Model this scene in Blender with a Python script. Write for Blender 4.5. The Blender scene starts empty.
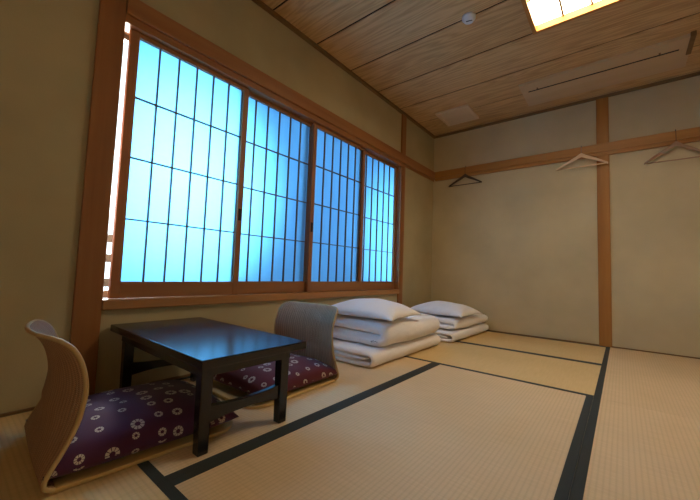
import bpy, bmesh, math, random
from mathutils import Vector, Matrix, noise
random.seed(7)
C = bpy.context.scene.collection
PI = math.pi
W, D, H, RX, FY = 0.88, 4.0, 2.408, 3.52, -1.29   # mat width, back wall y, ceiling, right wall x, front wall y

# ------------------------------------------------------------------ helpers
def obj(name, bm, mat=None, parent=None, smooth=False, bevel=0, loc=None, rotz=0):
    me = bpy.data.meshes.new(name)
    bmesh.ops.recalc_face_normals(bm, faces=bm.faces[:])
    bm.to_mesh(me); bm.free()
    if mat: me.materials.append(mat)
    if smooth:
        for p in me.polygons: p.use_smooth = True
    o = bpy.data.objects.new(name, me); C.objects.link(o)
    if parent: o.parent = parent
    if loc: o.location = loc
    if rotz: o.rotation_euler = (0, 0, rotz)
    if bevel:
        b = o.modifiers.new('bevel', 'BEVEL'); b.width = bevel; b.segments = 2; b.limit_method = 'ANGLE'
        b.angle_limit = math.radians(40)
    return o

def tag(o, label, cat, group=None):
    o['label'] = label; o['category'] = cat
    if group: o['group'] = group
    return o

def thing(name, label, cat, loc=(0, 0, 0), rotz=0, group=None):
    o = bpy.data.objects.new(name, None); C.objects.link(o)
    o.empty_display_size = .05
    o.location = loc; o.rotation_euler = (0, 0, rotz)
    return tag(o, label, cat, group)

def struct(name, bm, mat, parent=None, **k):
    o = obj(name, bm, mat, parent, **k)
    if not parent: o['kind'] = 'structure'
    return o

def dup(root, loc, rotz, label, group=None):
    r = root.copy(); C.objects.link(r); r.location = loc; r.rotation_euler = (0, 0, rotz)
    r['label'] = label
    if group: r['group'] = group
    for ch in list(root.children):
        c = ch.copy(); C.objects.link(c); c.parent = r
        for g in list(ch.children):
            d = g.copy(); C.objects.link(d); d.parent = c
    return r

def box(bm, x0, x1, y0, y1, z0, z1):
    v = [bm.verts.new((x, y, z)) for x in (x0, x1) for y in (y0, y1) for z in (z0, z1)]
    for f in ((0, 1, 3, 2), (4, 6, 7, 5), (0, 4, 5, 1), (2, 3, 7, 6), (0, 2, 6, 4), (1, 5, 7, 3)):
        bm.faces.new([v[i] for i in f])
    return bm

def B(*a):
    bm = bmesh.new(); box(bm, *a); return bm

def tube(bm, pts, r, seg=8, closed=False, sx=1.0):
    pts = [Vector(p) for p in pts]; n = len(pts); rings = []
    up = Vector((0.013, 0.021, 1)).normalized()
    prev = None
    for i, p in enumerate(pts):
        a = pts[(i - 1) % n] if (closed or i > 0) else p
        b = pts[(i + 1) % n] if (closed or i < n - 1) else p
        t = (b - a).normalized()
        if prev is None:
            nrm = t.cross(up)
            if nrm.length < 1e-3: nrm = t.cross(Vector((1, 0, 0)))
        else:
            nrm = prev - t * prev.dot(t)
        nrm.normalize(); prev = nrm
        bi = t.cross(nrm)
        rr = r[i] if isinstance(r, (list, tuple)) else r
        rings.append([bm.verts.new(p + (nrm * math.cos(q) * sx + bi * math.sin(q)) * rr)
                      for q in [2 * PI * k / seg for k in range(seg)]])
    m = n if closed else n - 1
    off = 0
    if closed:   # best rotation match
        off = min(range(seg), key=lambda o: sum((rings[-1][k].co - rings[0][(k + o) % seg].co).length for k in range(seg)))
    for i in range(m):
        A, Bq = rings[i], rings[(i + 1) % n]
        o = off if (closed and i == n - 1) else 0
        for k in range(seg):
            bm.faces.new((A[k], A[(k + 1) % seg], Bq[(k + 1 + o) % seg], Bq[(k + o) % seg]))
    if not closed:
        bm.faces.new(rings[0][::-1]); bm.faces.new(rings[-1])
    return bm

def lathe(bm, prof, seg=24, c=(0, 0, 0)):
    rings = []
    for r, z in prof:
        rings.append([bm.verts.new((c[0] + r * math.cos(2 * PI * k / seg), c[1] + r * math.sin(2 * PI * k / seg), c[2] + z)) for k in range(seg)])
    for a, b in zip(rings, rings[1:]):
        for k in range(seg): bm.faces.new((a[k], a[(k + 1) % seg], b[(k + 1) % seg], b[k]))
    bm.faces.new(rings[0][::-1]); bm.faces.new(rings[-1])
    return bm

def grid(bm, nu, nv, fn, close=True):
    V = [[bm.verts.new(fn(i / nu, j / nv)) for j in range(nv + 1)] for i in range(nu + 1)]
    for i in range(nu):
        for j in range(nv):
            bm.faces.new((V[i][j], V[i + 1][j], V[i + 1][j + 1], V[i][j + 1]))
    return V

def spline(pts, n):
    """Catmull-Rom through pts (tuples), n samples evenly spread."""
    P = [Vector(p) for p in pts]; P = [2 * P[0] - P[1]] + P + [2 * P[-1] - P[-2]]
    raw = []
    for i in range(1, len(P) - 2):
        for k in range(16):
            t = k / 16
            raw.append(0.5 * ((2 * P[i]) + (P[i + 1] - P[i - 1]) * t + (2 * P[i - 1] - 5 * P[i] + 4 * P[i + 1] - P[i + 2]) * t * t + (3 * P[i] - P[i - 1] - 3 * P[i + 1] + P[i + 2]) * t ** 3))
    raw.append(P[-2])
    return resample(raw, n)

def resample(raw, n):
    L = [0]
    for a, b in zip(raw, raw[1:]): L.append(L[-1] + (b - a).length)
    out = []; j = 0
    for i in range(n):
        s = L[-1] * i / (n - 1)
        while j < len(L) - 2 and L[j + 1] < s: j += 1
        t = (s - L[j]) / max(1e-9, L[j + 1] - L[j])
        out.append(raw[j].lerp(raw[j + 1], min(1, max(0, t))))
    return out

# ------------------------------------------------------------------ materials
class NT:
    def __init__(s, name):
        s.m = bpy.data.materials.new(name); s.m.use_nodes = True
        s.t = s.m.node_tree; s.n = s.t.nodes; s.l = s.t.links
        s.bsdf = s.n['Principled BSDF']; s.out = s.n['Material Output']
    def new(s, t, **k):
        q = s.n.new(t)
        for a, v in k.items():
            if hasattr(q, a) and a not in ('Scale',): setattr(q, a, v)
            else: q.inputs[a].default_value = v
        return q
    def link(s, a, b): s.l.new(a, b)
    def math(s, op, a, b=None):
        q = s.n.new('ShaderNodeMath'); q.operation = op
        for i, x in enumerate((a, b)):
            if x is None: continue
            if isinstance(x, (int, float)): q.inputs[i].default_value = x
            else: s.link(x, q.inputs[i])
        return q.outputs[0]
    def ramp(s, fac, stops):
        q = s.n.new('ShaderNodeValToRGB'); e = q.color_ramp.elements
        while len(e) < len(stops): e.new(0.5)
        for el, (p, c) in zip(e, stops): el.position = p; el.color = (*c, 1)
        s.link(fac, q.inputs[0]); return q.outputs[0]
    def mix(s, fac, a, b, mode='MIX'):
        q = s.n.new('ShaderNodeMix'); q.data_type = 'RGBA'; q.blend_type = mode
        for x, i in ((fac, 0), (a, 6), (b, 7)):
            if isinstance(x, (int, float)): q.inputs[i].default_value = x
            elif isinstance(x, tuple): q.inputs[i].default_value = (*x, 1)
            else: s.link(x, q.inputs[i])
        return q.outputs[2]
    def bump(s, h, strength=.3, dist=.01):
        q = s.n.new('ShaderNodeBump'); q.inputs['Strength'].default_value = strength; q.inputs['Distance'].default_value = dist
        s.link(h, q.inputs['Height']); s.link(q.outputs[0], s.bsdf.inputs['Normal'])
    def coords(s, kind='Object', scale=(1, 1, 1)):
        tc = s.n.new('ShaderNodeTexCoord'); mp = s.n.new('ShaderNodeMapping'); mp.inputs['Scale'].default_value = scale
        s.link(tc.outputs[kind], mp.inputs[0]); return mp.outputs[0]
    def noise(s, vec, scale, detail=3, rough=.5):
        q = s.n.new('ShaderNodeTexNoise'); q.inputs['Scale'].default_value = scale
        q.inputs['Detail'].default_value = detail; q.inputs['Roughness'].default_value = rough
        if vec is not None: s.link(vec, q.inputs['Vector'])
        return q.outputs[0]
    def base(s, c, rough=.5, spec=.5):
        i = s.bsdf.inputs
        if isinstance(c, tuple): i['Base Color'].default_value = (*c, 1)
        else: s.link(c, i['Base Color'])
        i['Roughness'].default_value = rough; i['Specular IOR Level'].default_value = spec

def wood(name, c1, c2, axis='y', rough=.5, freq=1.0, spec=.35, figure=.6):
    """grain running along the given axis."""
    t = NT(name); sc = {'x': (1.2, 22, 22), 'y': (22, 1.2, 22), 'z': (22, 22, 1.2)}[axis]
    v = t.coords('Object', tuple(q * freq for q in sc))
    n1 = t.noise(v, 1.0, 5, .6)
    v2 = t.coords('Object', tuple(q * freq * .25 for q in sc))
    n2 = t.noise(v2, 1.0, 2, .5)
    f = t.math('ADD', t.math('MULTIPLY', n1, figure), t.math('MULTIPLY', n2, 1 - figure))
    col = t.ramp(f, [(.32, c1), (.68, c2)])
    t.base(col, rough, spec); t.bump(n1, .08, .002)
    return t.m

def plaster(name, c):
    t = NT(name); v = t.coords()
    n1 = t.noise(v, 220, 3, .7); n2 = t.noise(v, 2.2, 3)
    a = tuple(q * .86 for q in c); b = tuple(min(1, q * 1.1) for q in c)
    col = t.mix(t.math('MULTIPLY', n1, .5), t.ramp(n2, [(.3, a), (.7, b)]), tuple(q * .75 for q in c))
    t.base(col, .95, .1); t.bump(n1, .25, .002)
    return t.m

def tatami(name, c1, c2, along):
    """rush mat: ribs 15 mm apart running along the long side, fine rush across."""
    t = NT(name); tc = t.n.new('ShaderNodeTexCoord'); sp = t.n.new('ShaderNodeSeparateXYZ'); t.link(tc.outputs['Object'], sp.inputs[0])
    cross, lon = (sp.outputs[0], sp.outputs[1]) if along == 'y' else (sp.outputs[1], sp.outputs[0])
    rib = t.math('SINE', t.math('MULTIPLY', cross, 2 * PI / .0155))
    fine = t.math('SINE', t.math('MULTIPLY', lon, 2 * PI / .0055))
    v = t.coords('Object', (7, 160, 1) if along == 'y' else (160, 7, 1))
    n = t.noise(v, 1.0, 3, .6); n2 = t.noise(t.coords(), 1.6, 3)
    base = t.ramp(t.math('ADD', t.math('MULTIPLY', n, .5), t.math('MULTIPLY', n2, .5)), [(.35, c1), (.65, c2)])
    k = t.math('MULTIPLY', t.math('MULTIPLY_ADD', rib, .5), 1.0)
    rib01 = t.math('ADD', t.math('MULTIPLY', rib, .5), .5)
    dark = t.math('MULTIPLY', t.math('POWER', rib01, 3.0), .17)
    col = t.mix(dark, base, tuple(q * .5 for q in c1))
    t.base(col, .72, .25)
    h = t.math('ADD', t.math('MULTIPLY', rib01, -.8), t.math('MULTIPLY', fine, .25))
    t.bump(h, .22, .0012)
    return t.m

def fabric(name, c, scale=900, rough=.9, wrinkle=0.0, sheen=.2):
    t = NT(name); v = t.coords()
    n = t.noise(v, scale, 2); n2 = t.noise(v, 4, 3)
    col = t.mix(t.math('MULTIPLY', n2, .25), c, tuple(q * .85 for q in c))
    t.base(col, rough, .15); t.bsdf.inputs['Sheen Weight'].default_value = sheen
    if wrinkle:
        w = t.noise(t.coords('Object', (9, 5, 9)), 1.6, 4, .55)
        t.bump(t.math('ADD', t.math('MULTIPLY', w, 1.0), t.math('MULTIPLY', n, .02)), wrinkle, .03)
    else: t.bump(n, .15, .001)
    return t.m

def plain(name, c, rough=.5, metal=0, spec=.5):
    t = NT(name); n = t.noise(t.coords(), 30, 2)
    t.base(t.mix(t.math('MULTIPLY', n, .2), c, tuple(q * .85 for q in c)), rough, spec); t.bsdf.inputs['Metallic'].default_value = metal
    return t.m

M = {}
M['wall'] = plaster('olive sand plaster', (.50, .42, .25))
M['wall_b'] = plaster('olive sand plaster back', (.61, .51, .315))  # same plaster, its colour lightened in place of stronger light
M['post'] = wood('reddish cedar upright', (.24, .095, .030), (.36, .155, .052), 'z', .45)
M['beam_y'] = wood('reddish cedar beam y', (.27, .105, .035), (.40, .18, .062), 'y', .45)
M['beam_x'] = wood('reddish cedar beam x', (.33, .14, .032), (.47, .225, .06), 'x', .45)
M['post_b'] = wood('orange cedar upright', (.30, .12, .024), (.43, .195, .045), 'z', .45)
M['shoji_z'] = wood('shoji stile', (.25, .10, .040), (.36, .165, .07), 'z', .5)
M['shoji_y'] = wood('shoji rail', (.26, .11, .042), (.38, .175, .075), 'y', .5)
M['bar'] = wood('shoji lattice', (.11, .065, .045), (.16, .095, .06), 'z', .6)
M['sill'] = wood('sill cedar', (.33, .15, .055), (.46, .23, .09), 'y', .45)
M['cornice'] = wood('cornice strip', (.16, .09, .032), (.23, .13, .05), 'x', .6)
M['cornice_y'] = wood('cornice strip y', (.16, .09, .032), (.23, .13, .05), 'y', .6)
M['seam'] = plain('dark ceiling joint', (.012, .006, .003), .9)
M['hem'] = fabric('black cloth border', (.028, .034, .029), 1500, .75, 0, .1)
M['tatami_y'] = tatami('rush mat lengthwise', (.65, .485, .285), (.76, .575, .355), 'y')
M['tatami_x'] = tatami('rush mat crosswise', (.66, .47, .215), (.76, .56, .28), 'x')  # yellower than the lengthwise mats: directional sheen put into the colour
M['subfloor'] = plain('board subfloor', (.25, .17, .09), .8)
M['lacquer'] = plain('black lacquer', (.010, .009, .011), .21, 0, .6)
M['linen'] = fabric('white cotton', (.91, .88, .88), 1200, .9, .5)
M['pillow'] = fabric('white pillow cotton', (.93, .90, .91), 1200, .9, .4)
M['quilt'] = fabric('white quilt cotton', (.92, .89, .90), 1200, .9, .55)
M['ink'] = plain('dark stitching', (.06, .05, .07), .8)
M['rattan'] = wood('pale rattan edge', (.40, .26, .10), (.58, .41, .19), 'z', .45, 1.0)
M['plate'] = wood('pale bent plywood', (.50, .33, .11), (.66, .46, .19), 'y', .45, 1.0)
M['hanger'] = wood('pale beech', (.70, .50, .30), (.82, .61, .39), 'x', .5)
M['hanger_d'] = wood('dark stained wood', (.05, .032, .016), (.09, .055, .028), 'x', .5)
M['hanger_p'] = wood('pinkish brown wood', (.30, .18, .11), (.40, .25, .16), 'x', .5)
M['steel'] = plain('dull steel wire', (.25, .22, .2), .35, 1)
M['steel_d'] = plain('dark wire', (.07, .05, .035), .5, .6)
M['white_plastic'] = plain('white plastic', (.80, .78, .76), .4)
M['dark'] = plain('black slot', (.008, .006, .005), .8)
M['ac'] = wood('wood toned panel', (.57, .40, .22), (.63, .45, .26), 'x', .55, .6)
M['vent'] = wood('wood toned vent', (.74, .55, .33), (.80, .61, .39), 'x', .6, .6)
M['lampframe'] = wood('honey cedar lamp frame', (.42, .17, .03), (.52, .23, .05), 'x', .45)
M['alu'] = plain('bronze aluminium', (.30, .28, .27), .4, .7)
M['rail'] = plain('weathered brown slat', (.10, .055, .035), .8)
M['eave'] = plain('brown eave board', (.22, .12, .07), .8)

def woven():
    t = NT('woven rattan'); tc = t.n.new('ShaderNodeTexCoord'); sp = t.n.new('ShaderNodeSeparateXYZ'); t.link(tc.outputs['UV'], sp.inputs[0])
    a = t.math('SINE', t.math('MULTIPLY', sp.outputs[0], 2 * PI / .015))
    b = t.math('SINE', t.math('MULTIPLY', sp.outputs[1], 2 * PI / .007))
    h = t.math('ADD', t.math('MULTIPLY', a, .5), t.math('MULTIPLY', t.math('MULTIPLY', a, b), .5))
    n = t.noise(t.coords('UV', (60, 8, 1)), 1.0, 3)
    f = t.math('ADD', t.math('MULTIPLY', h, .28), t.math('ADD', t.math('MULTIPLY', n, .4), .3))
    t.base(t.ramp(f, [(.2, (.25, .125, .065)), (.8, (.52, .315, .175))]), .6, .3)
    t.bump(h, .7, .003); return t.m
M['woven'] = woven()

def ceiling_wood():
    t = NT('cedar ceiling board'); tc = t.n.new('ShaderNodeTexCoord'); sp = t.n.new('ShaderNodeSeparateXYZ'); t.link(tc.outputs['Object'], sp.inputs[0])
    idx = t.math('FLOOR', t.math('DIVIDE', t.math('ADD', sp.outputs[1], 5.07 - 0.0), .4315))
    cb = t.n.new('ShaderNodeCombineXYZ')
    t.link(t.math('ADD', sp.outputs[0], t.math('MULTIPLY', idx, 3.7)), cb.inputs[0]); t.link(sp.outputs[1], cb.inputs[1]); t.link(t.math('MULTIPLY', idx, 1.3), cb.inputs[2])
    mp = t.n.new('ShaderNodeMapping'); mp.inputs['Scale'].default_value = (.55, 5.5, 1); t.link(cb.outputs[0], mp.inputs[0])
    n0 = t.noise(mp.outputs[0], 1.0, 2, .5)
    rings = t.math('SINE', t.math('MULTIPLY', n0, 95))
    mp2 = t.n.new('ShaderNodeMapping'); mp2.inputs['Scale'].default_value = (6, 90, 1); t.link(cb.outputs[0], mp2.inputs[0])
    n1 = t.noise(mp2.outputs[0], 1.0, 4, .6)
    f = t.math('ADD', t.math('ADD', t.math('MULTIPLY', rings, .12), t.math('MULTIPLY', n1, .6)), t.math('MULTIPLY', t.noise(cb.outputs[0], .9, 1), .3))
    t.base(t.ramp(f, [(.22, (.45, .265, .105)), (.5, (.62, .39, .175)), (.76, (.72, .48, .235))]), .55, .3)
    return t.m
M['ceiling'] = ceiling_wood()

def cushion_mat(name, c):
    """dark cloth printed with off-white dashed rings, large and small."""
    t = NT(name); tc = t.n.new('ShaderNodeTexCoord')
    mp = t.n.new('ShaderNodeMapping'); mp.inputs['Scale'].default_value = (14.5,) * 3; mp.inputs['Location'].default_value = (.3, .1, 0)
    t.link(tc.outputs['UV'], mp.inputs[0])
    v = t.n.new('ShaderNodeTexVoronoi'); v.voronoi_dimensions = '2D'; v.inputs['Scale'].default_value = 1.0; v.inputs['Randomness'].default_value = .55
    t.link(mp.outputs[0], v.inputs['Vector'])
    sc_ = t.n.new('ShaderNodeSeparateColor'); t.link(v.outputs['Color'], sc_.inputs[0])
    r1 = t.math('ADD', .15, t.math('MULTIPLY', t.math('POWER', sc_.outputs[0], 1.6), .16))
    d = v.outputs['Distance']
    ring = t.math('MULTIPLY', t.math('LESS_THAN', d, r1), t.math('GREATER_THAN', d, t.math('MULTIPLY', r1, .42)))
    sub = t.n.new('ShaderNodeVectorMath'); sub.operation = 'SUBTRACT'; t.link(mp.outputs[0], sub.inputs[0]); t.link(v.outputs['Position'], sub.inputs[1])
    s2 = t.n.new('ShaderNodeSeparateXYZ'); t.link(sub.outputs[0], s2.inputs[0])
    ang = t.math('ARCTAN2', s2.outputs[1], s2.outputs[0])
    pet = t.math('GREATER_THAN', t.math('SINE', t.math('MULTIPLY', ang, 9.0)), -.8)
    m = t.math('MULTIPLY', ring, pet)
    n = t.noise(t.coords('UV', (700, 700, 1)), 1, 2)
    col = t.mix(t.math('MULTIPLY', m, .9), c, (.60, .52, .44))
    t.base(col, .85, .15); t.bsdf.inputs['Sheen Weight'].default_value = .15; t.bump(n, .2, .001)
    return t.m
M['cush_a'] = cushion_mat('purple ring print', (.075, .022, .058))
M['cush_b'] = cushion_mat('maroon ring print', (.11, .022, .034))

def paper():
    """washi: light from outdoors passes through, the room sees a soft glow."""
    t = NT('shoji paper')
    tr = t.n.new('ShaderNodeBsdfTranslucent'); df = t.n.new('ShaderNodeBsdfDiffuse')
    n = t.noise(t.coords('Object', (40, 40, 120)), 1, 3)
    t.link(t.mix(n, (.225, .475, .70), (.255, .515, .74)), tr.inputs[0])  # the daylight's blue is put into the paper colour
    df.inputs[0].default_value = (.30, .34, .36, 1)
    mx = t.n.new('ShaderNodeMixShader'); mx.inputs[0].default_value = .2
    t.link(tr.outputs[0], mx.inputs[1]); t.link(df.outputs[0], mx.inputs[2]); t.link(mx.outputs[0], t.out.inputs[0])
    return t.m
M['paper'] = paper()

def glass():
    t = NT('window glass')
    tp = t.n.new('ShaderNodeBsdfTransparent'); gl = t.n.new('ShaderNodeBsdfGlossy'); gl.inputs['Roughness'].default_value = .02
    tp.inputs[0].default_value = (.93, .95, .95, 1)
    fr = t.n.new('ShaderNodeFresnel'); fr.inputs[0].default_value = 1.45
    mx = t.n.new('ShaderNodeMixShader'); t.link(fr.outputs[0], mx.inputs[0]); t.link(tp.outputs[0], mx.inputs[1]); t.link(gl.outputs[0], mx.inputs[2])
    t.link(mx.outputs[0], t.out.inputs[0]); return t.m
M['glass'] = glass()

def emit(name, c, s):
    t = NT(name); e = t.n.new('ShaderNodeEmission'); e.inputs[0].default_value = (*c, 1); e.inputs[1].default_value = s
    t.link(e.outputs[0], t.out.inputs[0]); return t.m
LAMP = 21.5
M['lamp'] = emit('lit lamp panel', (1, .81, .57), LAMP)

# ------------------------------------------------------------------ the room
T = .12
struct('floor', B(-T, RX + T, FY - T, D + T, -.12, -.05), M['subfloor'])
# ceiling boards with shadow joints
bm = bmesh.new(); y0 = 4.0 - .0
seams = [3.958 - .4315 * k for k in range(0, 13)]
edges = [D + .0] + [s for s in seams if s > FY] + [FY]
for a, b in zip(edges, edges[1:]):
    if a - b > .01: box(bm, 0, RX, b + .008, a - .008, H, H + .03)
cl = struct('ceiling', bm, M['ceiling'])
obj('joint_backing', B(-T, RX + T, FY - T, D + T, H + .006, H + .10), M['seam'], cl)

# window wall (left), opening y .535-3.165, z .40-1.83
OY0, OY1, OZ0, OZ1 = .516, 3.168, .40, 1.83
bm = bmesh.new()
box(bm, -T, 0, FY - T, OY0, -.05, H); box(bm, -T, 0, OY1, D + T, -.05, H)
box(bm, -T, 0, OY0, OY1, -.05, OZ0); box(bm, -T, 0, OY0, OY1, OZ1, H)
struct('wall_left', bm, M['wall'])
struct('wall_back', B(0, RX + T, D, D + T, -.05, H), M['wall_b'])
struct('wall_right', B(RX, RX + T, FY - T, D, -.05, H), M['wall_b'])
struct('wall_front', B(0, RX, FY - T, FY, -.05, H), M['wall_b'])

# posts, rail beams, cornices
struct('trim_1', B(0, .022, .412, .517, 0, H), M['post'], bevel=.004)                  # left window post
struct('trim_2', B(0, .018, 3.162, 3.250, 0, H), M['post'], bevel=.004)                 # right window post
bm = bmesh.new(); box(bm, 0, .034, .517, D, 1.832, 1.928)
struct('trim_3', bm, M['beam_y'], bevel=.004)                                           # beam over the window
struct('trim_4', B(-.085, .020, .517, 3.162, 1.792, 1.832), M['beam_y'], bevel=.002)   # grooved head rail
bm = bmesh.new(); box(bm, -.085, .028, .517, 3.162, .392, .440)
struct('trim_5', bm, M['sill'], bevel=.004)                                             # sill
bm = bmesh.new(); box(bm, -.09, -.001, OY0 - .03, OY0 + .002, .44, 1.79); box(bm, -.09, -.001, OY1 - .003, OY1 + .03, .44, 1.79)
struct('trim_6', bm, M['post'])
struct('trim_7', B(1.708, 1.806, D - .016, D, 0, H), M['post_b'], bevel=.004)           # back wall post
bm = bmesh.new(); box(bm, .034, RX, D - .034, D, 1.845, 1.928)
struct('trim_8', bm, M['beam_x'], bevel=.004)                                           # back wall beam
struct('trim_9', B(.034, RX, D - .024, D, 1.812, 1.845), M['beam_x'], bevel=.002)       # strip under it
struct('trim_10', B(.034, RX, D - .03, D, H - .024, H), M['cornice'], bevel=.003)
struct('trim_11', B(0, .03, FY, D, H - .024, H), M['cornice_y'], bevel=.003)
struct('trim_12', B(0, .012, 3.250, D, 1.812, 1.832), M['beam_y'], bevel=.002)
struct('baseboard_back', B(0, RX, D - .010, D, 0, .010), M['cornice'])
bm = bmesh.new(); box(bm, 0, .010, FY, .41, 0, .010); box(bm, 0, .010, .519, 3.16, 0, .010); box(bm, 0, .010, 3.252, D - .011, 0, .010)
struct('baseboard_left', bm, M['cornice_y'])

# outdoor window: aluminium sashes with clear glass
bm = bmesh.new()
for z in (.44, 1.77): box(bm, -.118, -.094, OY0, OY1, z, z + .035)
for y in (OY0 - .03, 1.80, OY1 - .005): box(bm, -.118, -.094, y, y + .035, .475, 1.77)
wf = struct('window_1', bm, M['alu'])
obj('pane', B(-.108, -.104, OY0 + .005, 1.80, .475, 1.77), M['glass'], wf)
obj('pane', B(-.108, -.104, 1.835, OY1 - .005, .475, 1.77), M['glass'], wf)

# ------------------------------------------------------------------ shoji
def shoji(y0, y1, p0, p1, xc, label, pull_y):
    t = thing('shoji_screen', label, 'sliding screen', (xc, (y0 + y1) / 2, .442), 0, 'paper screens in the window')
    ym = (y0 + y1) / 2; Y = lambda y: y - ym
    z0, z1, a, b = 0, 1.348, .080, 1.322           # leaf and pane heights above the sill groove
    for s, e in ((y0, p0), (p1, y1)):
        obj('stile', B(-.014, .014, Y(s), Y(e), z0, z1), M['shoji_z'], t, bevel=.002)
    obj('bottom_rail', B(-.013, .013, Y(p0), Y(p1), z0, a), M['shoji_y'], t, bevel=.002)
    obj('top_rail', B(-.013, .013, Y(p0), Y(p1), b, z1), M['shoji_y'], t, bevel=.002)
    bm = bmesh.new(); 
    for k in range(1, 6):
        y = Y(p0 + (p1 - p0) * k / 6); box(bm, -.006, .008, y - .0033, y + .0033, a, b)
    for k in range(1, 4):
        z = a + (b - a) * k / 4; box(bm, -.006, .0075, Y(p0), Y(p1), z - .0033, z + .0033)
    obj('lattice', bm, M['bar'], t)
    obj('paper', B(-.0085, -.0065, Y(p0), Y(p1), a, b), M['paper'], t)
    bm = bmesh.new(); yy = Y(pull_y)
    box(bm, .0135, .0155, yy - .011, yy + .011, .47, .545)
    obj('finger_pull', bm, M['dark'], t, bevel=.003)
    return t
XF, XB = -.020, -.050
shoji(.550, 1.236, .592, 1.199, XF, 'paper lattice screen nearest the narrow bright gap by the thick post', 1.2175)
shoji(1.186, 1.876, 1.220, 1.836, XB, 'paper lattice screen second from the thick left post, behind its neighbours', 1.856)
shoji(1.838, 2.532, 1.876, 2.494, XF, 'paper lattice screen third from the thick left post, right of the window middle', 1.857)
shoji(2.465, 3.163, 2.500, 3.130, XB, 'paper lattice screen farthest right, beside the slim right window post', 2.4825)

# outdoors, glimpsed through the gap
t = thing('balcony_railing', 'brown slatted railing outdoors, glimpsed through the gap beside the left screen', 'railing', (-1.75, 0, -.12))
for y in (-.9, .6, 2.1, 3.6): obj('post', B(-.03, .03, y - .03, y + .03, 0, .98), M['rail'], t)
for z in (.30, .52, .74, .92): obj('slat', B(.03, .05, -1.0, 3.8, z, z + .07), M['rail'], t)
struct('trim_13', B(-.40, -T - .01, -1.2, 4.2, 1.98, 2.03), M['eave'])
struct('ground_1', B(-3.0, -T - .005, -2.0, 5.0, -.24, -.12), plain('pale concrete', (.5, .5, .5), .9))

# ------------------------------------------------------------------ tatami
G = .0003
HEM = .031
def mat(x0, x1, y0, y1, along, label):
    x0 += G; x1 -= G; y0 += G; y1 -= G
    cx, cy = (x0 + x1) / 2, (y0 + y1) / 2
    m = M['tatami_y'] if along == 'y' else M['tatami_x']
    o = obj('tatami_mat', B(x0 - cx, x1 - cx, y0 - cy, y1 - cy, -.05, -.0012), m, None, loc=(cx, cy, 0))
    tag(o, label, 'tatami mat', 'tatami mats covering the floor')
    for s in (0, 1):
        if along == 'y':
            a = (x0, x0 + HEM) if s == 0 else (x1 - HEM, x1)
            obj('cloth_border', B(a[0] - cx, a[1] - cx, y0 - cy, y1 - cy, -.0011, 0), M['hem'], o)
        else:
            a = (y0, y0 + HEM) if s == 0 else (y1 - HEM, y1)
            obj('cloth_border', B(x0 - cx, x1 - cx, a[0] - cy, a[1] - cy, -.0011, 0), M['hem'], o)
    return o
mat(.012, W, .485, 2.24, 'y', 'tatami mat along the window wall, under the black table')
mat(W, 2 * W, .485, 2.24, 'y', 'tatami mat in the open middle of the floor, right of the table')
mat(.012, 2 * W, 2.24, 3.12, 'x', 'crosswise tatami mat one strip out from the back wall')
mat(.012, 2 * W, 3.12, 3.988, 'x', 'crosswise tatami mat right against the back wall, behind the futons')
mat(2 * W, 3 * W, 2.24, 3.988, 'y', 'tatami mat right of the long black border, reaching the back wall post')
mat(2 * W, 3 * W, .485, 2.24, 'y', 'tatami mat at the right foreground, right of the long black border')
mat(.87, 2.63, -.395, .485, 'x', 'crosswise tatami mat nearest the viewer at the bottom edge')
mat(.012, .87, -.395, .485, 'x', 'tatami mat in the bottom left corner, under the near chair back')
mat(3 * W, RX, .485, 2.24, 'y', 'tatami mat beyond the right edge, along the right wall')
mat(3 * W, RX, 2.24, 3.988, 'y', 'tatami mat beyond the right edge, in the far right corner')
mat(2.63, RX, -.395, .485, 'x', 'tatami mat behind the viewer to the right')
mat(.012, 1.76, FY + .005, -.395, 'x', 'tatami mat behind the viewer to the left')
mat(1.76, RX, FY + .005, -.395, 'x', 'tatami mat behind the viewer against the front wall')

# ------------------------------------------------------------------ ceiling fittings
LX0, LX1, LY0, LY1 = 1.417, 2.103, 1.885, 2.580
lt = thing('ceiling_lamp', 'square ceiling lamp with wooden lattice over glowing white panel', 'lamp', ((LX0 + LX1) / 2, (LY0 + LY1) / 2, H))
hx, hy = (LX1 - LX0) / 2, (LY1 - LY0) / 2
FW = .026
for nm, a in (('frame_side', (-hx, -hx + FW, -hy, hy)), ('frame_side', (hx - FW, hx, -hy, hy)), ('frame_side', (-hx + FW, hx - FW, -hy, -hy + FW)), ('frame_side', (-hx + FW, hx - FW, hy - FW, hy))):
    obj(nm, B(*a, -.070, 0), M['lampframe'], lt, bevel=.002)
obj('diffuser', B(-hx + FW, hx - FW, -hy + FW, hy - FW, -.022, -.018), M['lamp'], lt)
bm = bmesh.new()
for k in range(1, 4):
    x = -hx + FW + (2 * hx - 2 * FW) * k / 4; box(bm, x - .006, x + .006, -hy + FW, hy - FW, -.032, -.0225)
for y in (-hy + FW + .27, hy - FW - .27): box(bm, -hx + FW, hx - FW, y - .006, y + .006, -.0325, -.023)
for s in (-1, 1):
    box(bm, -hx + FW, hx - FW, s * (hy - FW - .305) - .002, s * (hy - FW - .305) + .002, -.0312, -.0227)
obj('lattice', bm, plain('dark lamp lattice', (.22, .13, .06), .6), lt)

# recessed air conditioner panel
at = thing('ceiling_air_conditioner', 'long wood-toned air conditioner panel in the ceiling with black slot', 'air conditioner', (1.735, 3.54, H))
obj('panel', B(-.575, .575, -.225, .225, -.026, 0), M['ac'], at, bevel=.004)
obj('slot', B(-.52, .51, -.090, -.074, -.0275, -.0255), M['dark'], at)
for x in (-.44, .40): obj('clip', B(x - .006, x + .006, -.118, -.095, -.0285, -.0255), M['cornice'], at)
obj('inner_panel', B(-.53, .53, -.070, .205, -.0305, -.0255), M['ac'], at, bevel=.002)
obj('end_cap', B(.555, .585, -.245, .02, -.034, 0), M['cornice'], at, bevel=.003)

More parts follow.
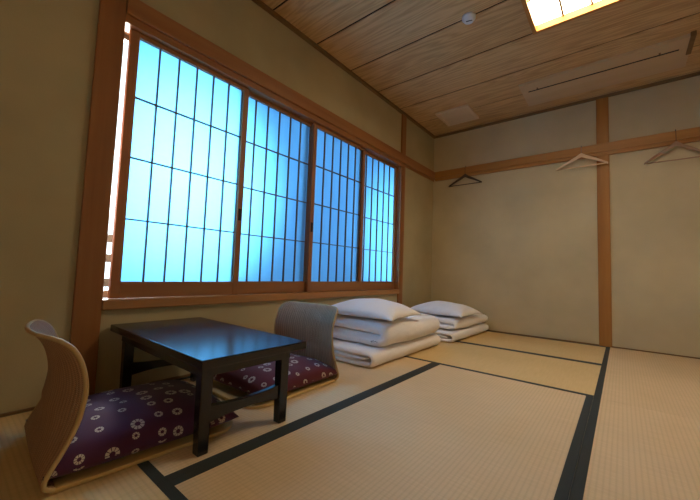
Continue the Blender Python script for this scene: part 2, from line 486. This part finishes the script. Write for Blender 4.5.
vt = thing('ceiling_vent', 'square wood-toned ceiling vent near the back left corner', 'vent', (.475, 3.575, H))
bm = bmesh.new(); s = .18
for a in ((-s, s, -s, -s + .03), (-s, s, s - .03, s), (-s, -s + .03, -s + .03, s - .03), (s - .03, s, -s + .03, s - .03)): box(bm, *a, -.022, 0)
obj('frame', bm, M['vent'], vt, bevel=.002)
bm = bmesh.new()
for k in range(15):
    y = -s + .04 + k * .02; box(bm, -s + .03, s - .03, y, y + .012, -.012, -.002)
obj('grille', bm, M['vent'], vt)
obj('backing', B(-s + .03, s - .03, -s + .03, s - .03, -.002, 0), M['seam'], vt)

st = thing('smoke_detector', 'small round white smoke detector on the ceiling near the lamp', 'smoke detector', (1.083, 2.228, H))
bm = bmesh.new(); lathe(bm, [(.001, -.034), (.026, -.034), (.034, -.030), (.040, -.016), (.046, -.014), (.047, 0), (.001, 0)], 32)
obj('body', bm, M['white_plastic'], st, smooth=True)
obj('slot', B(-.020, .020, -.004, .004, -.0352, -.033), M['dark'], st, loc=(0.004, -.006, 0), rotz=.3)

# ------------------------------------------------------------------ low table
TX0, TX1, TY0, TY1, TZ = .015, .890, .557, .992, .323
tb = thing('low_table', 'black lacquered low table between the two floor chairs', 'table', ((TX0 + TX1) / 2, (TY0 + TY1) / 2, 0))
hx, hy = (TX1 - TX0) / 2, (TY1 - TY0) / 2
obj('tabletop', B(-hx, hx, -hy, hy, TZ - .030, TZ), M['lacquer'], tb, bevel=.004)
bm = bmesh.new(); ix, iy = hx - .060, hy - .032
for a in ((-ix, ix, -iy, -iy + .018), (-ix, ix, iy - .018, iy), (-ix, -ix + .018, -iy + .018, iy - .018), (ix - .018, ix, -iy + .018, iy - .018)): box(bm, *a, TZ - .072, TZ - .030)
obj('apron', bm, M['lacquer'], tb, bevel=.002)
for sx in (-1, 1):
    for sy in (-1, 1):
        x, y = sx * (hx - .083), sy * (hy - .054)
        bm = bmesh.new(); box(bm, x - .021, x + .021, y - .021, y + .021, 0, TZ - .030)
        for v in bm.verts:
            if v.co.z < .01: v.co.x = x + (v.co.x - x) * .86; v.co.y = y + (v.co.y - y) * .86
        obj('leg', bm, M['lacquer'], tb, bevel=.003)
    # board between the two legs of an end, its underside arched
    bm = bmesh.new(); x = sx * (hx - .083); L = hy - .075; n = 12; lo = []; hi = []
    for i in range(n + 1):
        y = -L + 2 * L * i / n; q = 1 - (y / L) ** 2
        lo.append((y, .094 + .012 * q)); hi.append((y, .150 - .010 * q))
    F = []
    for xx in (x - .011, x + .011):
        F.append(([bm.verts.new((xx, y, z)) for y, z in lo], [bm.verts.new((xx, y, z)) for y, z in hi]))
    for i in range(n):
        for (l, h) in F: bm.faces.new((l[i], l[i + 1], h[i + 1], h[i]))
        for k in (0, 1): bm.faces.new((F[0][k][i], F[0][k][i + 1], F[1][k][i + 1], F[1][k][i]))
    for i in (0, n): bm.faces.new((F[0][0][i], F[0][1][i], F[1][1][i], F[1][0][i]))
    obj('stretcher', bm, M['lacquer'], tb, bevel=.002)

# ------------------------------------------------------------------ legless floor chairs
CW = .229           # half width
PROF = [(.034, .012), (.016, .018), (.010, .032), (.018, .056), (.042, .105), (.064, .160), (.076, .215), (.080, .262), (.072, .315), (.056, .358), (.033, .390), (.018, .402)]
PP = spline(PROF, 61)
def chair_pt(u, t, off=0.0):
    """u -1..1 across, t 0..1 up the back; sitter looks along +y; off = offset along sheet normal."""
    i = t * 60; k = min(59, int(i)); f = i - k
    y, z = PP[k].lerp(PP[k + 1], f)[:2]
    d = (PP[min(60, k + 1)] - PP[max(0, k - 0)]).normalized()
    L = .53 * (1 - t)                        # distance down from the top edge
    r = .055; hw = CW + .006 * math.sin(PI * t)
    if L < r: hw -= r - math.sqrt(max(0, r * r - (r - L) ** 2))
    bulge = .046 * min(1, t * 2.2) ** 1.3
    x = u * hw
    yy = y - bulge * (1 - (x / CW) ** 2)
    # the top edge dips a little toward the middle
    return Vector((x, yy + d.y * off * 1.0, z - d.x * off))
def make_chair(loc, rotz, label):
    t = thing('floor_chair', label, 'legless chair', loc, rotz, 'legless floor chairs at the low table')
    # seat plate with rounded front corners
    bm = bmesh.new(); pts = []
    r = .09; y1 = .575
    for k in range(9):
        a = PI / 2 * k / 8; pts.append((CW - r + r * math.cos(a), y1 - r + r * math.sin(a)))
    pts += [(-x, y) for x, y in reversed(pts)]
    pts += [(-CW, .026), (CW, .026)]
    lo = [bm.verts.new((x, y, .001)) for x, y in pts]; hi = [bm.verts.new((x, y, .013)) for x, y in pts]
    bm.faces.new(lo[::-1]); bm.faces.new(hi)
    for i in range(len(pts)): bm.faces.new((lo[i], lo[(i + 1) % len(pts)], hi[(i + 1) % len(pts)], hi[i]))
    obj('seat', bm, M['plate'], t, bevel=.003)
    # woven shell, front and back skins
    bm = bmesh.new(); uv = bm.loops.layers.uv.new('UVMap'); nu, nv = 28, 60
    S = []
    for off in (.0045, -.0045):
        S.append([[bm.verts.new(chair_pt(-1 + 2 * i / nu, j / nv * .995, off)) for j in range(nv + 1)] for i in range(nu + 1)])
    def face(vs, uvs):
        f = bm.faces.new(vs)
        for l, q in zip(f.loops, uvs): l[uv].uv = q
    for V in S:
        for i in range(nu):
            for j in range(nv):
                q = [(i, j), (i + 1, j), (i + 1, j + 1), (i, j + 1)]
                face([V[a][b] for a, b in q], [(a / nu * .484, b / nv * .53) for a, b in q])
    for i in (0, nu):
        for j in range(nv): face((S[0][i][j], S[0][i][j + 1], S[1][i][j + 1], S[1][i][j]), [(i / nu * .484, j / nv * .53)] * 4)
    for j in (0, nv):
        for i in range(nu): face((S[0][i][j], S[0][i + 1][j], S[1][i + 1][j], S[1][i][j]), [(i / nu * .484, j / nv * .53)] * 4)
    obj('backrest', bm, M['woven'], t, smooth=True)
    # rim cord round the back
    path = [chair_pt(-1, j / 40) for j in range(37)]
    path += [chair_pt(-1, .90 + .10 * k / 16) for k in range(1, 17)]
    path += [chair_pt(-1 + 2 * i / 20, 1.0) for i in range(1, 20)]
    path += [chair_pt(1, 1 - .10 * k / 16) for k in range(0, 17)]
    path += [chair_pt(1, j / 40) for j in range(35, -1, -1)]
    bm = bmesh.new(); tube(bm, resample(path, 150), .0062, 8)
    obj('rim', bm, M['rattan'], t, smooth=True)
    return t
CH1 = make_chair((.492, .240, 0), -.05, 'floor chair with curved rattan back on the near left side of table')
CH2 = dup(CH1, (.420, 1.478, 0), PI + .03, 'floor chair with woven back on the far side of table, before the futons')

def make_cushion(loc, rotz, label, m, hx=.232, hy=.245, h=.105, seed=1):
    """square stuffed floor cushion, edges seamed, plump middle."""
    bm = bmesh.new(); uv = bm.loops.layers.uv.new('UVMap'); n = 36
    def pos(a, b, side):
        a = math.copysign(abs(a) ** .8, a); b = math.copysign(abs(b) ** .8, b)
        e = ((1 - abs(a) ** 3.2) * (1 - abs(b) ** 3.2)); z = max(0, e) ** .42
        pin = .030
        x = hx * a * (1 - pin * (1 - b * b) + .012 * abs(b) ** 6); y = hy * b * (1 - pin * (1 - a * a) + .012 * abs(a) ** 6)
        mid = h * .30
        zz = mid + (h - mid) * z if side else mid - mid * min(1, z * 1.15)
        if side: zz += .010 * noise.noise(Vector((x * 6, y * 6, seed * 3.1))) * z
        return Vector((x, y, zz))
    # surface-distance uv so the print keeps its size down the sides
    for side in (1, 0):
        V = [[bm.verts.new(pos(-1 + 2 * i / n, -1 + 2 * j / n, side)) for j in range(n + 1)] for i in range(n + 1)]
        U = {}
        c = n // 2
        for j in range(n + 1):
            s = 0; U[(c, j)] = [0, 0]
            for i in range(c + 1, n + 1): s += (V[i][j].co - V[i - 1][j].co).length; U[(i, j)] = [s, 0]
            s = 0
            for i in range(c - 1, -1, -1): s -= (V[i][j].co - V[i + 1][j].co).length; U[(i, j)] = [s, 0]
        for i in range(n + 1):
            s = 0
            for j in range(c + 1, n + 1): s += (V[i][j].co - V[i][j - 1].co).length; U[(i, j)][1] = s
            s = 0
            for j in range(c - 1, -1, -1): s -= (V[i][j].co - V[i][j + 1].co).length; U[(i, j)][1] = s
        for i in range(n):
            for j in range(n):
                q = [(i, j), (i + 1, j), (i + 1, j + 1), (i, j + 1)]
                f = bm.faces.new([V[a][b] for a, b in q])
                for l, k in zip(f.loops, q): l[uv].uv = (U[k][0] + seed * .37, U[k][1] + seed * .21)
    bmesh.ops.remove_doubles(bm, verts=bm.verts[:], dist=.0004)
    o = obj('floor_cushion', bm, m, None, smooth=True, loc=loc, rotz=rotz)
    return tag(o, label, 'cushion', 'printed cushions on the floor chairs')
make_cushion((.503, .522, .014), -.05, 'dark purple cushion with white rings on the near left floor chair', M['cush_a'], hx=.236, hy=.272, h=.118, seed=1)
make_cushion((.424, 1.208, .014), PI + .03, 'maroon cushion with white rings on the far floor chair', M['cush_b'], hx=.236, hy=.258, h=.112, seed=2)

# ------------------------------------------------------------------ bedding
def ribbon(path, th, y0, y1, ny=26, n=70, seed=0, puff=.006, cap=None, skew=0.0, lift=0.0, xin=0.0):
    """a quilt folded on itself: cross-section ribbon in xz, run along y, rounded at its ends."""
    P = spline([(p[0], p[1], 0) for p in path], n)
    bm = bmesh.new(); cap = cap or th * .5; rows = []
    for k in range(ny + 1):
        s = k / ny; s = .5 - .5 * math.cos(PI * s)
        y = y0 + (y1 - y0) * s
        e = min(y - y0, y1 - y); f = 1 if e >= cap else math.sqrt(max(0, 1 - (1 - e / cap) ** 2))
        f = max(f, .12)
        L, R = [], []
        for i, p in enumerate(P):
            d = (P[min(n - 1, i + 1)] - P[max(0, i - 1)]).normalized(); nr = Vector((-d.y, d.x, 0))
            ee = min(i, n - 1 - i); g = 1 if ee > 3 else (.25, .68, .88, .97)[ee]
            q = noise.noise(Vector((p.x * 5 + seed * 7, y * 4, p.y * 9)))
            hgt = th * .5 * f * g + puff * q * f * g
            for S, sg in ((L, 1), (R, -1)):
                w = p + nr * hgt * sg
                x = w.x + skew * (y - y0) + .008 * noise.noise(Vector((y * 3, w.y * 6, seed * 2.7)))
                z = w.y + lift * max(0, s - .75)
                yy = y + .014 * noise.noise(Vector((p.x * 4, p.y * 7, seed * 5.1 + 2))) * (1 if k in range(0, ny + 1) else 0)
                S.append(bm.verts.new((x, yy, max(.001, z))))
        rows.append(L + R[::-1])
    m = len(rows[0])
    for a, b in zip(rows, rows[1:]):
        for i in range(m): bm.faces.new((a[i], a[(i + 1) % m], b[(i + 1) % m], b[i]))
    for r in (rows[0], rows[-1]):
        for i in range(n - 1): bm.faces.new((r[i], r[i + 1], r[m - 2 - i], r[m - 1 - i]))
    return bm

def pillow_bm(hx, hy, h, seed):
    bm = bmesh.new(); n = 32
    for side in (1, -1):
        def f(a, b):
            a = -1 + 2 * a; b = -1 + 2 * b
            a = math.copysign(abs(a) ** .85, a); b = math.copysign(abs(b) ** .85, b)
            e = max(0, (1 - abs(a) ** 2.2) * (1 - abs(b) ** 2.2)) ** .55
            x = hx * a * (1 - .07 * (1 - b * b)); y = hy * b * (1 - .07 * (1 - a * a))
            low = .32 if side < 0 else 1.0
            rim = h * (.26 - .10 * (abs(a * b)) ** 3)
            z = rim + ((h - rim) if side > 0 else -rim) * e
            z += .012 * noise.noise(Vector((x * 7, y * 7, seed))) * e * (1 if side > 0 else 0)
            return Vector((x, y, z))
        grid(bm, n, n, f)
    bmesh.ops.remove_doubles(bm, verts=bm.verts[:], dist=.0004)
    return bm

def sag(bm, fn):
    for v in bm.verts: v.co.z += fn(v.co.x, v.co.y)
    return bm

# near stack
b1 = [(.592, .051), (.30, .050), (.10, .050), (.060, .048), (.050, .034), (.062, .018), (.12, .018), (.35, .018), (.59, .018), (.637, .023), (.653, .045), (.649, .070), (.617, .084), (.45, .084), (.25, .084), (.055, .084)]
o = obj('folded_futon', ribbon(b1, .031, 1.785, 2.800, seed=1, puff=.004), M['linen'], None, smooth=True)
tag(o, 'white futon mattress folded in three, bottom of the near stack beside the chair', 'futon', 'folded futon mattresses')
c1 = [(.085, .147), (.32, .147), (.56, .147), (.625, .151), (.648, .176), (.650, .192), (.628, .218), (.56, .226), (.32, .229), (.085, .226)]
cm = obj('folded_quilt', ribbon(c1, .078, 1.925, 2.775, seed=2, puff=.011, cap=.045), M['quilt'], None, smooth=True)
tag(cm, 'thick white quilt folded double on the near futon, under its pillow', 'quilt', 'folded quilts')
bm = bmesh.new()
q = [(.0, .0), (.006, -.008), (.012, .004), (.018, -.007), (.024, .006), (.034, -.002), (.044, .006), (.050, -.006), (.058, .004)]
tube(bm, [(.553 + a, 1.918, .146 + b) for a, b in q], .0022, 6)
obj('stitched_mark', bm, M['ink'], cm)
p = obj('pillow', pillow_bm(.320, .245, .135, 3.3), M['pillow'], None, smooth=True, loc=(.380, 2.155, .272), rotz=.06)
tag(p, 'white pillow on top of the near futon stack, beside the chair', 'pillow', 'pillows on the futon stacks')

# far stack
b2 = [(.655, .045), (.30, .044), (.12, .044), (.085, .043), (.075, .030), (.090, .016), (.14, .016), (.35, .016), (.63, .016), (.685, .021), (.703, .040), (.696, .061), (.665, .072), (.45, .073), (.25, .073), (.075, .073)]
o = obj('folded_futon', ribbon(b2, .026, 2.975, 3.930, seed=5, puff=.004, skew=.02), M['linen'], None, smooth=True)
tag(o, 'crumpled white futon mattress, bottom of the far stack in the room corner', 'futon', 'folded futon mattresses')
c2 = [(.10, .122), (.30, .122), (.57, .122), (.650, .124), (.675, .138), (.675, .149), (.650, .165), (.57, .170), (.30, .173), (.10, .171)]
o = obj('folded_quilt', ribbon(c2, .047, 3.08, 3.945, seed=6, puff=.008, cap=.035, skew=.03), M['quilt'], None, smooth=True)
tag(o, 'white quilt folded double on the far futon near the room corner', 'quilt', 'folded quilts')
p = obj('pillow', pillow_bm(.31, .26, .135, 8.1), M['pillow'], None, smooth=True, loc=(.43, 3.40, .199), rotz=-.05)
tag(p, 'white pillow on top of the far futon stack, near the room corner', 'pillow', 'pillows on the futon stacks')

# ------------------------------------------------------------------ clothes hangers on the beam
def make_hanger(loc, rotz, label, mw, mh, wide=.42, drop=.135, hook=.075, th=.012):
    t = thing('clothes_hanger', label, 'hanger', loc, rotz, 'clothes hangers on the back wall beam')
    bm = bmesh.new(); n = 20; hw = wide / 2
    F = []
    for yy in (-th / 2, th / 2):
        hi, lo = [], []
        for i in range(n + 1):
            s = -1 + 2 * i / n; a = abs(s)
            top = -drop * (a ** 1.12) + (.010 * math.exp(-(a / .12) ** 2)); thick = .042 - .024 * a ** .7
            hi.append(bm.verts.new((s * hw, yy, top))); lo.append(bm.verts.new((s * hw, yy, top - thick)))
        F.append((hi, lo))
    for i in range(n):
        for hi, lo in F: bm.faces.new((hi[i], hi[i + 1], lo[i + 1], lo[i]))
        for k in (0, 1): bm.faces.new((F[0][k][i], F[0][k][i + 1], F[1][k][i + 1], F[1][k][i]))
    for i in (0, n): bm.faces.new((F[0][0][i], F[0][1][i], F[1][1][i], F[1][0][i]))
    obj('shoulder_bar', bm, mw, t, bevel=.003)
    bm = bmesh.new(); tube(bm, [(-hw + .008, 0, -drop - .008), (0, 0, -drop - .010), (hw - .008, 0, -drop - .008)], .0048, 8)
    obj('trouser_bar', bm, mw, t, smooth=True)
    # wire hook: up, then over the top of the beam toward the wall
    pts = [(0, 0, -.012), (0, 0, hook * .5), (0, .0, hook - .022), (0, .006, hook - .006), (0, .018, hook), (0, .030, hook - .004), (0, .036, hook - .012)]
    bm = bmesh.new(); tube(bm, [tuple(v) for v in spline(pts, 24)], .0022, 8)
    obj('hook', bm, mh, t, smooth=True)
    return t
HY = D - .046
make_hanger((.430, HY, 1.830), 0, 'dark brown hanger in the far left corner of the back wall beam', M['hanger_d'], M['steel_d'], .40, .112, .110, .010)
make_hanger((1.588, HY, 1.853), 0, 'pale wooden hanger left of the back wall post', M['hanger'], M['steel'], .42, .118, .087)
make_hanger((2.262, HY, 1.822), 0, 'pinkish brown hanger right of the post, at the right edge', M['hanger_p'], M['steel_d'], .42, .145, .118)

# ------------------------------------------------------------------ light
w = bpy.data.worlds.new('sky'); bpy.context.scene.world = w; w.use_nodes = True
bg = w.node_tree.nodes['Background']; bg.inputs[0].default_value = (.78, .92, 1, 1); bg.inputs[1].default_value = 3.0
def area(name, loc, rot, sx, sy, c, e):
    l = bpy.data.lights.new(name, 'AREA'); l.shape = 'RECTANGLE'; l.size = sx; l.size_y = sy; l.color = c; l.energy = e
    o = bpy.data.objects.new(name, l); C.objects.link(o); o.location = loc; o.rotation_euler = rot; return o

area('daylight_left', (-.80, .86, 1.12), (0, -PI / 2, 0), .5, .35, (1, .98, .93), 150)
area('daylight_right', (-.95, 3.28, .95), (0, -PI / 2, 0), .5, .25, (1, .98, .93), 75)
area('daylight_middle', (-1.5, 2.0, 1.3), (0, -PI / 2, 0), 1.2, 1.2, (.75, .86, 1), 46)
area('fill_light', (2.75, FY + .06, 1.1), (math.radians(112), 0, 0), 1.2, .8, (1, .84, .66), 12)  # added fill lamp behind the camera, lifts the back wall and ceiling

# ------------------------------------------------------------------ camera
cd = bpy.data.cameras.new('camera'); co = bpy.data.objects.new('camera', cd); C.objects.link(co)
pit, yaw, rol, f = .0651, .6849, .0352, 333.7
fw = Vector((-math.sin(yaw) * math.cos(pit), math.cos(yaw) * math.cos(pit), math.sin(pit)))
rt = Vector((math.cos(yaw), math.sin(yaw), 0)); up = rt.cross(fw)
r2 = math.cos(rol) * rt + math.sin(rol) * up; u2 = -math.sin(rol) * rt + math.cos(rol) * up
R = Matrix((r2, u2, -fw)).transposed().to_4x4()
co.matrix_world = Matrix.Translation((1.885, .0287, .6098)) @ R
cd.sensor_fit = 'HORIZONTAL'; cd.sensor_width = 36; cd.lens = 36 * f / 700; cd.clip_start = .02
sc = bpy.context.scene; sc.camera = co
sc.view_settings.view_transform = 'Standard'; sc.view_settings.look = 'None'
sc.view_settings.exposure = 0; sc.view_settings.gamma = 1
sc.cycles.max_bounces = 10; sc.cycles.diffuse_bounces = 6; sc.cycles.transmission_bounces = 8; sc.cycles.transparent_max_bounces = 8
sc.cycles.use_denoising = True
sc.cycles.sample_clamp_indirect = 6
